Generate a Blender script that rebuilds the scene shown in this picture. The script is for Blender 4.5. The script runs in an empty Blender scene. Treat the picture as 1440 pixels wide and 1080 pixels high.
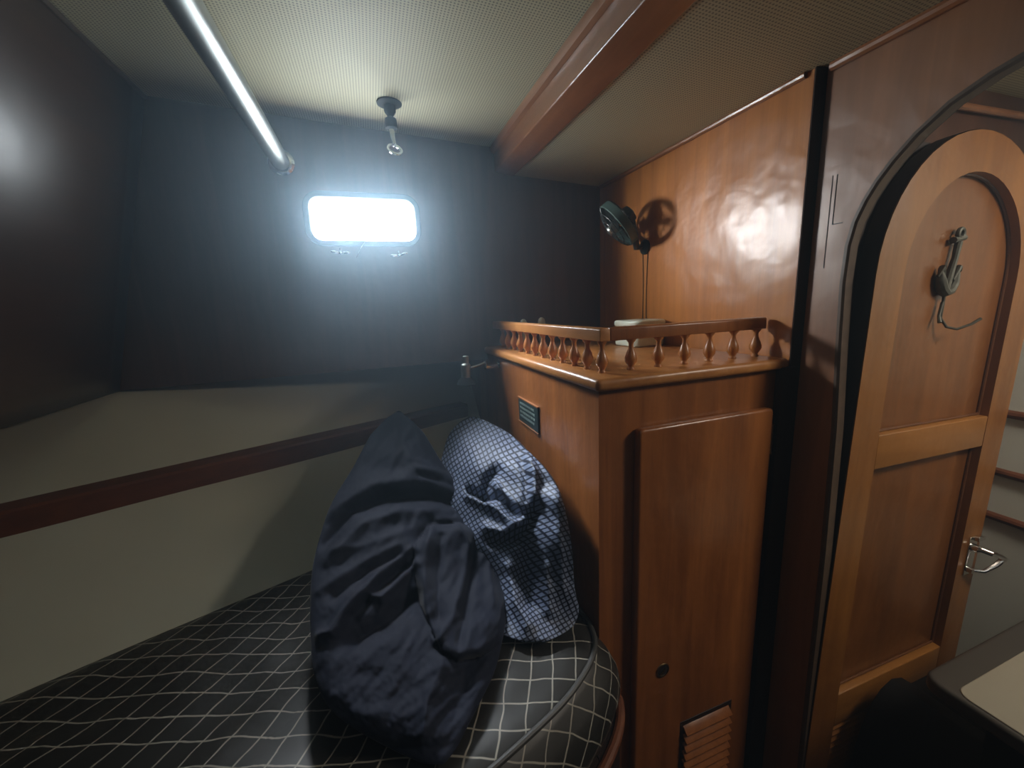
import bpy, bmesh, math, random
from mathutils import Vector, Matrix, noise
random.seed(4)
PI = math.pi
C = bpy.context.scene.collection
sc = bpy.context.scene

# ---------------------------------------------------------------- materials
def newmat(name):
    m = bpy.data.materials.new(name); m.use_nodes = True
    nt = m.node_tree
    return m, nt, nt.nodes['Principled BSDF']
def N(nt, t, **kw):
    n = nt.nodes.new(t)
    for k, v in kw.items(): setattr(n, k, v)
    return n
def setc(s, c):
    s.default_value = (c[0], c[1], c[2], 1)
def plain(name, col, rough=.5, metal=0, coat=0, spec=.5, var=.0, scale=20):
    m, nt, b = newmat(name)
    b.inputs['Roughness'].default_value = rough
    b.inputs['Metallic'].default_value = metal
    b.inputs['Coat Weight'].default_value = coat
    b.inputs['Specular IOR Level'].default_value = spec
    tc = N(nt, 'ShaderNodeTexCoord'); no = N(nt, 'ShaderNodeTexNoise')
    no.inputs['Scale'].default_value = scale; no.inputs['Detail'].default_value = 4
    nt.links.new(tc.outputs['Object'], no.inputs['Vector'])
    mx = N(nt, 'ShaderNodeMix', data_type='RGBA')
    setc(mx.inputs[6], [c * (1 - var) for c in col]); setc(mx.inputs[7], [min(1, c * (1 + var)) for c in col])
    nt.links.new(no.outputs['Fac'], mx.inputs[0])
    nt.links.new(mx.outputs[2], b.inputs['Base Color'])
    return m
def wood(name, c1, c2, axis='z', rough=.28, coat=.35, stretch=14, bump=.02):
    m, nt, b = newmat(name)
    tc = N(nt, 'ShaderNodeTexCoord'); mp = N(nt, 'ShaderNodeMapping')
    s = {'x': (1, stretch, stretch), 'y': (stretch, 1, stretch), 'z': (stretch, stretch, 1)}[axis]
    mp.inputs['Scale'].default_value = s
    nt.links.new(tc.outputs['Object'], mp.inputs['Vector'])
    n1 = N(nt, 'ShaderNodeTexNoise'); n1.inputs['Scale'].default_value = 1.3
    n1.inputs['Detail'].default_value = 8; n1.inputs['Roughness'].default_value = .62
    n1.inputs['Distortion'].default_value = .9
    nt.links.new(mp.outputs[0], n1.inputs['Vector'])
    n2 = N(nt, 'ShaderNodeTexNoise'); n2.inputs['Scale'].default_value = 12
    n2.inputs['Detail'].default_value = 5
    nt.links.new(mp.outputs[0], n2.inputs['Vector'])
    cr = N(nt, 'ShaderNodeValToRGB')
    cr.color_ramp.elements[0].position = .32; cr.color_ramp.elements[0].color = (*c1, 1)
    cr.color_ramp.elements[1].position = .70; cr.color_ramp.elements[1].color = (*c2, 1)
    ad = N(nt, 'ShaderNodeMath', operation='MULTIPLY_ADD')
    nt.links.new(n2.outputs['Fac'], ad.inputs[0]); ad.inputs[1].default_value = .22
    sb = N(nt, 'ShaderNodeMath', operation='SUBTRACT'); nt.links.new(n1.outputs['Fac'], sb.inputs[0]); sb.inputs[1].default_value = .11
    nt.links.new(sb.outputs[0], ad.inputs[2])
    nt.links.new(ad.outputs[0], cr.inputs[0])
    nt.links.new(cr.outputs[0], b.inputs['Base Color'])
    b.inputs['Roughness'].default_value = rough + .12
    b.inputs['Specular IOR Level'].default_value = .4
    b.inputs['Coat Weight'].default_value = coat; b.inputs['Coat Roughness'].default_value = rough
    # soft unevenness of hand-brushed varnish
    n3 = N(nt, 'ShaderNodeTexNoise'); n3.inputs['Scale'].default_value = 9; n3.inputs['Detail'].default_value = 3
    nt.links.new(tc.outputs['Object'], n3.inputs['Vector'])
    bp = N(nt, 'ShaderNodeBump'); bp.inputs['Strength'].default_value = .25; bp.inputs['Distance'].default_value = bump
    nt.links.new(n3.outputs['Fac'], bp.inputs['Height'])
    nt.links.new(bp.outputs[0], b.inputs['Normal']); nt.links.new(bp.outputs[0], b.inputs['Coat Normal'])
    return m
def dots_mat(name, base, dark, s=.0068):
    """perforated vinyl headliner: rows of small pierced dots"""
    m, nt, b = newmat(name)
    tc = N(nt, 'ShaderNodeTexCoord'); sx = N(nt, 'ShaderNodeSeparateXYZ')
    nt.links.new(tc.outputs['Object'], sx.inputs[0])
    def mth(op, a, bb=None, c=None):
        n = N(nt, 'ShaderNodeMath', operation=op)
        for i, v in enumerate((a, bb, c)):
            if v is None: continue
            if isinstance(v, (int, float)): n.inputs[i].default_value = v
            else: nt.links.new(v, n.inputs[i])
        return n.outputs[0]
    fx = mth('SUBTRACT', mth('FRACT', mth('DIVIDE', sx.outputs[0], s)), .5)
    fy = mth('SUBTRACT', mth('FRACT', mth('DIVIDE', sx.outputs[1], s)), .5)
    d = mth('SQRT', mth('ADD', mth('MULTIPLY', fx, fx), mth('MULTIPLY', fy, fy)))
    mr = N(nt, 'ShaderNodeMapRange'); mr.inputs['From Min'].default_value = .2; mr.inputs['From Max'].default_value = .36
    nt.links.new(d, mr.inputs['Value'])
    mx = N(nt, 'ShaderNodeMix', data_type='RGBA'); setc(mx.inputs[6], dark); setc(mx.inputs[7], base)
    nt.links.new(mr.outputs[0], mx.inputs[0]); nt.links.new(mx.outputs[2], b.inputs['Base Color'])
    b.inputs['Roughness'].default_value = .6
    return m
def emit(name, col, st):
    m = bpy.data.materials.new(name); m.use_nodes = True; nt = m.node_tree
    nt.nodes.clear(); e = N(nt, 'ShaderNodeEmission'); setc(e.inputs[0], col); e.inputs[1].default_value = st
    o = N(nt, 'ShaderNodeOutputMaterial'); nt.links.new(e.outputs[0], o.inputs[0]); return m

M = {}
M['teak'] = wood('varnished_teak', (.34, .115, .022), (.52, .20, .042), 'z', rough=.24)
M['teak_x'] = wood('varnished_teak_x', (.27, .09, .022), (.45, .18, .05), 'x')
M['teak_y'] = wood('varnished_teak_y', (.36, .135, .03), (.52, .23, .065), 'y')
M['beam'] = wood('beam_wood', (.24, .088, .030), (.36, .14, .05), 'y', rough=.2, coat=.6)
M['cab'] = wood('cabinet_wood', (.20, .064, .015), (.36, .125, .03), 'z', rough=.24, coat=.5)
M['ledge'] = wood('ledge_wood', (.12, .036, .013), (.19, .062, .022), 'x', rough=.5, coat=.1)
M['back'] = wood('bulkhead_wood', (.075, .032, .018), (.12, .05, .028), 'z', rough=.4, coat=.3)
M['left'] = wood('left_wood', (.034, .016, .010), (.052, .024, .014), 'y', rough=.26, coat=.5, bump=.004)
M['arch'] = wood('arch_wood', (.21, .083, .028), (.32, .13, .045), 'z', rough=.36, coat=1.0)
M['door'] = wood('door_wood', (.20, .074, .014), (.30, .122, .024), 'z')
M['door_x'] = wood('door_rail_wood', (.26, .105, .02), (.36, .155, .033), 'x')
M['doorpanel'] = wood('door_panel_wood', (.14, .050, .011), (.23, .084, .018), 'z')
M['beadwood'] = wood('door_bead_wood', (.10, .034, .010), (.15, .055, .015), 'z')
M['dark'] = wood('dark_wood_and_shade', (.012, .005, .003), (.022, .009, .006), 'z', rough=.45, coat=.1)  # dark wood; also carries the shade on the door edge
M['edge'] = plain('worn_edging', (.085, .055, .035), .5, var=.5, scale=60)
M['moulding'] = wood('moulding_wood', (.27, .105, .04), (.40, .17, .07), 'y', rough=.25, coat=.6)
M['vinyl'] = dots_mat('perforated_headliner', (.54, .51, .34), (.19, .18, .12))
M['hull'] = plain('painted_hull', (.56, .58, .48), .55, var=.10, scale=4)
M['white_wall'] = plain('painted_wall', (.74, .78, .70), .6, var=.05, scale=4)
M['steel'] = plain('stainless_steel', (.38, .40, .38), .42, metal=1, var=.05)
M['chrome'] = plain('chrome', (.8, .8, .78), .12, metal=1)
M['brass'] = plain('brass', (.30, .21, .10), .3, metal=1, var=.2)
M['bronze'] = plain('verdigris_bronze', (.085, .085, .065), .55, metal=.3, var=.7, scale=90)
M['black'] = plain('black_plastic', (.018, .022, .02), .35, var=.1)
M['green'] = plain('dark_green_plastic', (.05, .085, .075), .4, var=.15)
M['white'] = plain('white_plastic', (.72, .78, .66), .35, var=.03)
M['jar'] = plain('pale_plastic', (.42, .40, .30), .5, var=.2, scale=60)
M['portframe'] = plain('port_frame', (.022, .026, .028), .7, metal=0, spec=.25, var=.1)
M['floor'] = wood('sole_boards', (.10, .04, .015), (.18, .075, .03), 'y')
M['tabletop'] = plain('pale_laminate', (.33, .31, .24), .35, var=.06, scale=8)
M['tablerim'] = plain('grey_rim', (.06, .055, .048), .35, var=.1)
M['table_body_shade'] = plain('black_body_and_shade', (.006, .005, .005), .7, spec=.2)
M['cordmat'] = plain('dark_wire', (.05, .02, .01), .5)
M['plaque'] = plain('dark_plaque', (.015, .028, .028), .35, var=.2)
M['plaquetext'] = plain('plaque_lettering', (.20, .26, .24), .5, var=.3)
M['grout'] = plain('seam', (.03, .015, .008), .7)

# navy pillowcase
def cloth(name, c1, c2):
    m, nt, b = newmat(name)
    tc = N(nt, 'ShaderNodeTexCoord'); n1 = N(nt, 'ShaderNodeTexNoise'); n1.inputs['Scale'].default_value = 14; n1.inputs['Detail'].default_value = 6
    nt.links.new(tc.outputs['Object'], n1.inputs['Vector'])
    mx = N(nt, 'ShaderNodeMix', data_type='RGBA'); setc(mx.inputs[6], c1); setc(mx.inputs[7], c2)
    nt.links.new(n1.outputs['Fac'], mx.inputs[0]); nt.links.new(mx.outputs[2], b.inputs['Base Color'])
    b.inputs['Roughness'].default_value = .75; b.inputs['Sheen Weight'].default_value = .12
    b.inputs['Sheen Roughness'].default_value = .4; b.inputs['Specular IOR Level'].default_value = .25
    bp = N(nt, 'ShaderNodeBump'); bp.inputs['Strength'].default_value = .35; bp.inputs['Distance'].default_value = .006
    nt.links.new(n1.outputs['Fac'], bp.inputs['Height']); nt.links.new(bp.outputs[0], b.inputs['Normal'])
    return m
M['navy'] = cloth('navy_cotton', (.006, .009, .021), (.011, .015, .033))
# patterned pillowcase: small pale squares on navy
m, nt, b = newmat('patterned_cotton')
uv = N(nt, 'ShaderNodeUVMap'); uv.uv_map = 'UVMap'
mp = N(nt, 'ShaderNodeMapping'); mp.inputs['Scale'].default_value = (84, 80, 1); mp.inputs['Rotation'].default_value = (0, 0, .5)
nt.links.new(uv.outputs[0], mp.inputs[0])
wn = N(nt, 'ShaderNodeTexNoise'); wn.inputs['Scale'].default_value = 7; wn.inputs['Detail'].default_value = 3
nt.links.new(uv.outputs[0], wn.inputs['Vector'])
wsc = N(nt, 'ShaderNodeVectorMath', operation='SCALE'); nt.links.new(wn.outputs['Color'], wsc.inputs[0]); wsc.inputs['Scale'].default_value = 2.2
va = N(nt, 'ShaderNodeVectorMath', operation='ADD'); nt.links.new(mp.outputs[0], va.inputs[0]); nt.links.new(wsc.outputs[0], va.inputs[1])
sx = N(nt, 'ShaderNodeSeparateXYZ'); nt.links.new(va.outputs[0], sx.inputs[0])
oo = []
for i in (0, 1):
    pgn = N(nt, 'ShaderNodeMath', operation='PINGPONG'); nt.links.new(sx.outputs[i], pgn.inputs[0]); pgn.inputs[1].default_value = .5; oo.append(pgn.outputs[0])
mn = N(nt, 'ShaderNodeMath', operation='MINIMUM'); nt.links.new(oo[0], mn.inputs[0]); nt.links.new(oo[1], mn.inputs[1])
mr = N(nt, 'ShaderNodeMapRange'); mr.inputs['From Min'].default_value = .22; mr.inputs['From Max'].default_value = .10
nt.links.new(mn.outputs[0], mr.inputs['Value'])
mx = N(nt, 'ShaderNodeMix', data_type='RGBA'); setc(mx.inputs[6], (.22, .28, .42)); setc(mx.inputs[7], (.010, .013, .030))
nt.links.new(mr.outputs[0], mx.inputs[0]); nt.links.new(mx.outputs[2], b.inputs['Base Color'])
b.inputs['Roughness'].default_value = .6
M['pattern'] = m
# charcoal sheet with thin off-white window-pane checks (mesh UV is in metres)
m, nt, b = newmat('checked_sheet')
uv = N(nt, 'ShaderNodeUVMap'); uv.uv_map = 'UVMap'
mp = N(nt, 'ShaderNodeMapping'); mp.inputs['Rotation'].default_value = (0, 0, 0)
nt.links.new(uv.outputs[0], mp.inputs[0])
wn = N(nt, 'ShaderNodeTexNoise'); wn.inputs['Scale'].default_value = 11; wn.inputs['Detail'].default_value = 2
nt.links.new(uv.outputs[0], wn.inputs['Vector'])
vs = N(nt, 'ShaderNodeVectorMath', operation='SCALE'); nt.links.new(wn.outputs['Color'], vs.inputs[0]); vs.inputs['Scale'].default_value = .020
va = N(nt, 'ShaderNodeVectorMath', operation='ADD'); nt.links.new(mp.outputs[0], va.inputs[0]); nt.links.new(vs.outputs[0], va.inputs[1])
sx = N(nt, 'ShaderNodeSeparateXYZ'); nt.links.new(va.outputs[0], sx.inputs[0])
outs = []
for i in (0, 1):
    dv = N(nt, 'ShaderNodeMath', operation='DIVIDE'); nt.links.new(sx.outputs[i], dv.inputs[0]); dv.inputs[1].default_value = .043
    fr = N(nt, 'ShaderNodeMath', operation='PINGPONG'); nt.links.new(dv.outputs[0], fr.inputs[0]); fr.inputs[1].default_value = .5
    r = N(nt, 'ShaderNodeMapRange'); r.inputs['From Min'].default_value = .018; r.inputs['From Max'].default_value = .042
    r.inputs['To Min'].default_value = 1; r.inputs['To Max'].default_value = 0
    nt.links.new(fr.outputs[0], r.inputs['Value']); outs.append(r.outputs[0])
mxx = N(nt, 'ShaderNodeMath', operation='MAXIMUM'); nt.links.new(outs[0], mxx.inputs[0]); nt.links.new(outs[1], mxx.inputs[1])
mx = N(nt, 'ShaderNodeMix', data_type='RGBA'); setc(mx.inputs[6], (.021, .020, .017)); setc(mx.inputs[7], (.34, .33, .28))
nt.links.new(mxx.outputs[0], mx.inputs[0]); nt.links.new(mx.outputs[2], b.inputs['Base Color'])
b.inputs['Roughness'].default_value = .45
M['sheet'] = m
M['piping'] = plain('sheet_piping', (.05, .05, .047), .5)
# port glass: daylight sky seen through it
m = bpy.data.materials.new('port_glass'); m.use_nodes = True; nt = m.node_tree; nt.nodes.clear()
e = N(nt, 'ShaderNodeEmission'); setc(e.inputs[0], (.80, .92, 1)); e.inputs[1].default_value = 11
tr = N(nt, 'ShaderNodeBsdfTransparent'); ad = N(nt, 'ShaderNodeAddShader'); o = N(nt, 'ShaderNodeOutputMaterial')
nt.links.new(e.outputs[0], ad.inputs[0]); nt.links.new(tr.outputs[0], ad.inputs[1]); nt.links.new(ad.outputs[0], o.inputs[0])
M['glass'] = m

# ---------------------------------------------------------------- helpers
def link(name, me, mat=None, parent=None):
    o = bpy.data.objects.new(name, me); C.objects.link(o)
    if mat is not None and me is not None: me.materials.append(mat)
    if parent is not None:
        o.parent = parent
        o.matrix_parent_inverse = parent.matrix_world.inverted() if False else Matrix.Identity(4)
    return o
def obj(name, bm, mat, parent=None, smooth=True, bevel=0, seg=3, sub=0, auto=.6):
    bmesh.ops.recalc_face_normals(bm, faces=bm.faces)
    me = bpy.data.meshes.new(name); bm.to_mesh(me); bm.free()
    if smooth:
        for p in me.polygons: p.use_smooth = True
    o = link(name, me, mat, parent)
    if bevel:
        md = o.modifiers.new('b', 'BEVEL'); md.width = bevel; md.segments = seg; md.limit_method = 'ANGLE'; md.angle_limit = .6
        md.harden_normals = False
    if sub:
        md = o.modifiers.new('s', 'SUBSURF'); md.levels = sub; md.render_levels = sub
    elif smooth:
        es = o.modifiers.new('e', 'EDGE_SPLIT'); es.split_angle = auto
    return o
def thing(name, label, cat, loc=(0, 0, 0), group=None, rot=(0, 0, 0)):
    o = bpy.data.objects.new(name, None); C.objects.link(o); o.empty_display_size = .05
    o.location = loc; o.rotation_euler = rot
    o['label'] = label; o['category'] = cat
    if group: o['group'] = group
    return o
def tag(o, label, cat, group=None):
    o['label'] = label; o['category'] = cat
    if group: o['group'] = group
    return o
def struct(o, label=None, cat=None):
    o['kind'] = 'structure'
    if label: o['label'] = label
    if cat: o['category'] = cat
    return o
def box(bm, a, b, M4=None):
    vs = [bm.verts.new((x, y, z)) for x in (a[0], b[0]) for y in (a[1], b[1]) for z in (a[2], b[2])]
    for f in ((0, 1, 3, 2), (4, 6, 7, 5), (0, 4, 5, 1), (2, 3, 7, 6), (0, 2, 6, 4), (1, 5, 7, 3)):
        bm.faces.new([vs[i] for i in f])
    if M4 is not None:
        for v in vs: v.co = M4 @ v.co
    return vs
def BM(): return bmesh.new()
def boxobj(name, a, b, mat, parent=None, bevel=0, **k):
    bm = BM(); box(bm, a, b); return obj(name, bm, mat, parent, bevel=bevel, **k)
def prism(bm, pts, axis, d0, d1):
    """polygon pts (2D) extruded along an axis between d0 and d1"""
    def P(p, d):
        return {'x': (d, p[0], p[1]), 'y': (p[0], d, p[1]), 'z': (p[0], p[1], d)}[axis]
    A = [bm.verts.new(P(p, d0)) for p in pts]; B = [bm.verts.new(P(p, d1)) for p in pts]
    bm.faces.new(A); bm.faces.new(B[::-1])
    n = len(pts)
    for i in range(n): bm.faces.new((A[i], A[(i + 1) % n], B[(i + 1) % n], B[i]))
def frame_of(d):
    d = d.normalized(); up = Vector((0, 0, 1)) if abs(d.z) < .95 else Vector((1, 0, 0))
    a = d.cross(up).normalized(); return a, a.cross(d).normalized()
def tube(bm, pts, r, n=12, cap=True):
    pts = [Vector(p) for p in pts]; rr = r if isinstance(r, (list, tuple)) else [r] * len(pts)
    rings = []; a0 = None
    for i, p in enumerate(pts):
        d = (pts[min(i + 1, len(pts) - 1)] - pts[max(i - 1, 0)])
        a, b = frame_of(d)
        if a0 is not None:
            d = d.normalized(); a = (a0 - d * a0.dot(d)).normalized(); b = a.cross(d)
        a0 = a
        rings.append([bm.verts.new(p + (a * math.cos(t) + b * math.sin(t)) * rr[i]) for t in [2 * PI * k / n for k in range(n)]])
    for i in range(len(rings) - 1):
        for k in range(n): bm.faces.new((rings[i][k], rings[i][(k + 1) % n], rings[i + 1][(k + 1) % n], rings[i + 1][k]))
    if cap: bm.faces.new(rings[0]); bm.faces.new(rings[-1][::-1])
def lathe(bm, prof, n=20, M4=None):
    rings = []
    for r, z in prof:
        rings.append([bm.verts.new((r * math.cos(2 * PI * k / n), r * math.sin(2 * PI * k / n), z)) for k in range(n)])
    for i in range(len(rings) - 1):
        for k in range(n): bm.faces.new((rings[i][k], rings[i][(k + 1) % n], rings[i + 1][(k + 1) % n], rings[i + 1][k]))
    bm.faces.new(rings[0]); bm.faces.new(rings[-1][::-1])
    if M4 is not None:
        for rg in rings:
            for v in rg: v.co = M4 @ v.co
def along(p, d):
    """matrix placing local z along d at p"""
    d = Vector(d).normalized(); return Matrix.Translation(Vector(p)) @ d.to_track_quat('Z', 'Y').to_matrix().to_4x4()
def torus(bm, R, r, M4, n=28, k=8):
    rings = []
    for i in range(n):
        a = 2 * PI * i / n
        rings.append([bm.verts.new(M4 @ Vector(((R + r * math.cos(b)) * math.cos(a), (R + r * math.cos(b)) * math.sin(a), r * math.sin(b)))) for b in [2 * PI * j / k for j in range(k)]])
    for i in range(n):
        for j in range(k): bm.faces.new((rings[i][j], rings[(i + 1) % n][j], rings[(i + 1) % n][(j + 1) % k], rings[i][(j + 1) % k]))
def rrect(x0, x1, z0, z1, r, n=6):
    out = []
    for cx, cz, a0 in ((x1 - r, z1 - r, 0), (x0 + r, z1 - r, 90), (x0 + r, z0 + r, 180), (x1 - r, z0 + r, 270)):
        for i in range(n + 1):
            a = math.radians(a0 + 90 * i / n); out.append((cx + r * math.cos(a), cz + r * math.sin(a)))
    return out

YB = 1.45      # aft bulkhead
XR = .887      # right bulkhead
XA = .906      # bulkhead with the arched doorway
def zc(x): return 1.773 - .055 * x          # raised cabin top
def zr(x): return 1.662 - .06 * (x - .53)   # side deck, lower

# ---------------------------------------------------------------- setting
bm = BM(); prism(bm, [(-.9, zc(-.9)), (.47, zc(.47)), (.47, zc(.47) + .04), (-.9, zc(-.9) + .04)], 'y', -.12, YB + .03)
struct(obj('ceiling', bm, M['vinyl'], smooth=False))
bm = BM(); prism(bm, [(.52, zr(.52)), (1.0, zr(1.0)), (1.0, zr(1.0) + .04), (.52, zr(.52) + .04)], 'y', -1.3, YB + .03)
struct(obj('ceiling', bm, M['vinyl'], smooth=False))
bm = BM()
prism(bm, [(-1.7, zc(-.9)), (-.9, zc(-.9)), (-.9, zc(-.9) + .04), (-1.7, zc(-.9) + .04)], 'y', -1.3, YB + .03)
prism(bm, [(-.9, zc(-.9)), (.47, zc(.47)), (.47, zc(.47) + .04), (-.9, zc(-.9) + .04)], 'y', -1.3, -.62)
prism(bm, [(-.9, zc(-.9)), (-.30, zc(-.3)), (-.30, zc(-.3) + .04), (-.9, zc(-.9) + .04)], 'y', -.62, -.12)
prism(bm, [(.22, zc(.22)), (.47, zc(.47)), (.47, zc(.47) + .04), (.22, zc(.22) + .04)], 'y', -.62, -.12)
struct(obj('ceiling', bm, M['vinyl'], smooth=False))
bm = BM(); prism(bm, [(.985, 1.665), (2.6, 1.665), (2.6, 1.70), (.985, 1.70)], 'y', -1.3, .9)
struct(obj('ceiling', bm, M['vinyl'], smooth=False))
# carlin beam between the two ceiling levels
bm = BM(); prism(bm, [(.461, 1.668), (.531, 1.655), (.531, 1.76), (.461, 1.76)], 'y', -1.28, YB - .002)
bt = struct(obj('trim_1', bm, M['beam'], bevel=.004), 'varnished wooden beam running fore and aft under the ceiling step', 'beam')
bm = BM(); prism(bm, [(.4605, 1.722), (.4605, 1.749), (.448, 1.7475), (.447, 1.735), (.451, 1.727)], 'y', -1.27, YB - .01)
obj('moulding', bm, M['moulding'], bt)
# back bulkhead with the port cut out
X0, X1, Z0, Z1 = -.150, .172, 1.432, 1.562
def wall_with_port():
    bm = BM(); inner = rrect(X0, X1, Z0, Z1, .033, 6)
    outer = []
    W = (-.80, 1.02, 1.01, 1.83); cx, cz = (X0 + X1) / 2, (Z0 + Z1) / 2
    for (x, z) in inner:
        dx, dz = (x - cx), (z - cz)
        t = min((W[1] - cx) / dx if dx > 0 else (W[0] - cx) / dx if dx < 0 else 1e9, (W[3] - cz) / dz if dz > 0 else (W[2] - cz) / dz if dz < 0 else 1e9)
        outer.append((cx + dx * t, cz + dz * t))
    n = len(inner)
    for d in (YB, YB + .03):
        A = [bm.verts.new((x, d, z)) for x, z in inner]; B = [bm.verts.new((x, d, z)) for x, z in outer]
        for i in range(n): bm.faces.new((A[i], A[(i + 1) % n], B[(i + 1) % n], B[i]))
        cs = [(W[1], W[3]), (W[0], W[3]), (W[0], W[2]), (W[1], W[2])]
        idx = [6, 13, 20, 27]
        for c, i in zip(cs, idx):
            # corner triangle between the two neighbouring rays
            p = [j for j in range(n) if (abs(outer[j][0] - c[0]) < 1e-6) != (abs(outer[(j + 1) % n][0] - c[0]) < 1e-6) and (outer[j][0] - cx) * (c[0] - cx) > 0 and (outer[j][1] - cz) * (c[1] - cz) > 0]
            for j in p: bm.faces.new((B[j], B[(j + 1) % n], bm.verts.new((c[0], d, c[1]))))
        if d == YB: A0 = A
    for i in range(n): bm.faces.new((A0[i], A0[(i + 1) % n], A[(i + 1) % n], A[i]))
    return bm
struct(obj('wall_back', wall_with_port(), M['back'], smooth=False))
win = thing('window_1', 'glaring rounded rectangular port light in the back bulkhead', 'window'); win['kind'] = 'structure'
def rr_ring(bm, a, b, y0, y1, ra, rb):
    A = rrect(*a, ra, 6); B = rrect(*b, rb, 6); n = len(A)
    V = [[bm.verts.new((p[0], y, p[1])) for p in P] for P, y in ((A, y0), (A, y1), (B, y1), (B, y0))]
    for k in range(4):
        for i in range(n): bm.faces.new((V[k][i], V[k][(i + 1) % n], V[(k + 1) % 4][(i + 1) % n], V[(k + 1) % 4][i]))
bm = BM(); rr_ring(bm, (X0, X1, Z0, Z1), (X0 - .017, X1 + .017, Z0 - .017, Z1 + .017), YB + .012, YB - .010, .033, .050)
obj('window_frame', bm, M['portframe'], win, bevel=.002)
bm = BM(); prism(bm, rrect(X0 + .0005, X1 - .0005, Z0 + .0005, Z1 - .0005, .033, 6), 'y', YB + .020, YB + .024)
obj('pane', bm, M['glass'], win, smooth=False)
def wingnut(x, z, tilt):
    bm = BM()
    lathe(bm, [(.007, 0), (.007, .008), (.005, .014), (.001, .016)], 12, along((x, YB - .01, z), (0, -1, 0)))
    for s in (-1, 1):
        ax = Vector((s * math.cos(tilt), -.25, math.sin(tilt) * s + .12)).normalized()
        p = Vector((x, YB - .018, z))
        tube(bm, [p + ax * t for t in (.003, .010, .020, .026, .030)], [.003, .0052, .0068, .005, .0015], 8)
    tube(bm, [(x, YB - .008, z), (x, YB - .014, z + .016)], [.005, .0035], 8)
    return obj('wing_nut', bm, M['chrome'], win)
wingnut(-.072, 1.391, -.06); wingnut(.108, 1.384, .14)
bm = BM(); tube(bm, [(.003, YB - .011, 1.425), (-.012, YB - .016, 1.405), (-.026, YB - .014, 1.378)], .0012, 6)
obj('lanyard', bm, M['chrome'], win)

# left bulkhead: flared panelling
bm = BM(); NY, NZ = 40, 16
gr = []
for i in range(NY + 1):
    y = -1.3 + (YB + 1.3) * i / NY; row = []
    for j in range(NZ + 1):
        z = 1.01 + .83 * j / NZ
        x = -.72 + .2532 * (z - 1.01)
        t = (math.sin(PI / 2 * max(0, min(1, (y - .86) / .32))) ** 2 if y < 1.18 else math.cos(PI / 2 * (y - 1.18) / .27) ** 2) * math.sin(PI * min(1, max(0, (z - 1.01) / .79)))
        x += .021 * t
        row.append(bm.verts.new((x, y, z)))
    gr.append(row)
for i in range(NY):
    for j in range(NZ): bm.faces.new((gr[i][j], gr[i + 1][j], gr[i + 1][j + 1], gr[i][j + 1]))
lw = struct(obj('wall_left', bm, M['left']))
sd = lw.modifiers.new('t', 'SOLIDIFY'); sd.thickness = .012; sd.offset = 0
bm = BM(); tube(bm, [(-.512, -1.2, zc(-.51) - .006), (-.512, YB - .005, zc(-.51) - .006)], .006, 10)
struct(obj('trim_2', bm, M['edge']), 'thin moulding where the left panelling meets the ceiling', 'moulding')

# underside behind the upper panelling, down to the hull
bm = BM(); prism(bm, [(-2.2, 1.013), (1.1, 1.013), (1.1, 1.03), (-2.2, 1.03)], 'y', YB + .002, 2.2)
prism(bm, [(-2.2, 1.013), (-.735, 1.013), (-.735, 1.03), (-2.2, 1.03)], 'y', -1.3, YB + .002)
struct(obj('trim_3', bm, M['dark'], smooth=False))

# painted hull, flaring outboard at 43 degrees; hd = its fore-and-aft line
hd = Vector((.927, .375, 0)).normalized(); hn = Vector((-.375, .927, 0)).normalized()
L0 = Vector((-.236, 1.15, .5)); TN = math.tan(math.radians(43))
def hullp(s, z, off=0):   # s metres along, at height z; off towards the cabin
    p = L0 + hd * s + hn * ((z - .5) * TN - off); p.z = z; return p
bm = BM(); gr = []
SS = [-2.6 + 3.9 * i / 60 for i in range(61)]; ZZ = [.28 + .76 * j / 20 for j in range(21)]
for s in SS:
    gr.append([bm.verts.new(hullp(s, z, .012 * noise.noise(Vector((s * 2.2, z * 3, 0)))) + Vector((0, 0, 0))) for z in ZZ])
for i in range(60):
    for j in range(20): bm.faces.new((gr[i][j], gr[i + 1][j], gr[i + 1][j + 1], gr[i][j + 1]))
struct(obj('wall_hull', bm, M['hull']))
# wooden stringer along the hull
bm = BM(); A = []
for s in (-2.5, -2.0, -1.5, -1.0, -.5, 0, .35, .72):
    ring = []
    for (o, z) in ((-.03, .806), (.050, .800), (.056, .794), (.056, .728), (.050, .722), (-.03, .722)):
        p = hullp(s, .80, 0); p += hn * (-o); p.z = z; ring.append(bm.verts.new(p))
    A.append(ring)
for i in range(len(A) - 1):
    for k in range(6): bm.faces.new((A[i][k], A[i][(k + 1) % 6], A[i + 1][(k + 1) % 6], A[i + 1][k]))
bm.faces.new(A[0]); bm.faces.new(A[-1])
struct(obj('trim_4', bm, M['ledge'], auto=.5), 'long brown wooden ledge running along the pale hull side', 'ledge')

# right bulkhead, step, and the bulkhead with the arched doorway
boxobj_ = boxobj
bm = BM(); box(bm, (XR, .645, -.399), (XR + .04, YB + .0, 1.66))
struct(obj('wall_right', bm, M['teak'], smooth=False))
bm = BM(); prism(bm, [(.862, .655), (.862, .640), (.910, .634), (.910, .644), (.886, .655)], 'z', -.398, 1.038)  # step face in one near-black tone
prism(bm, [(.8865, .644), (.884, .640), (.910, .634), (.910, .644)], 'z', 1.038, 1.655)
struct(obj('trim_5', bm, M['dark'], smooth=False), 'dark post between cabinet and arched bulkhead', 'post')
arch = [(.548, -.43), (.552, 0), (.555, .6), (.562, .91), (.572, 1.09), (.577, 1.215), (.575, 1.29), (.567, 1.335), (.553, 1.372), (.536, 1.403), (.515, 1.432), (.485, 1.465), (.445, 1.496), (.40, 1.516), (.35, 1.530), (.29, 1.541), (.22, 1.546)]
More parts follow.
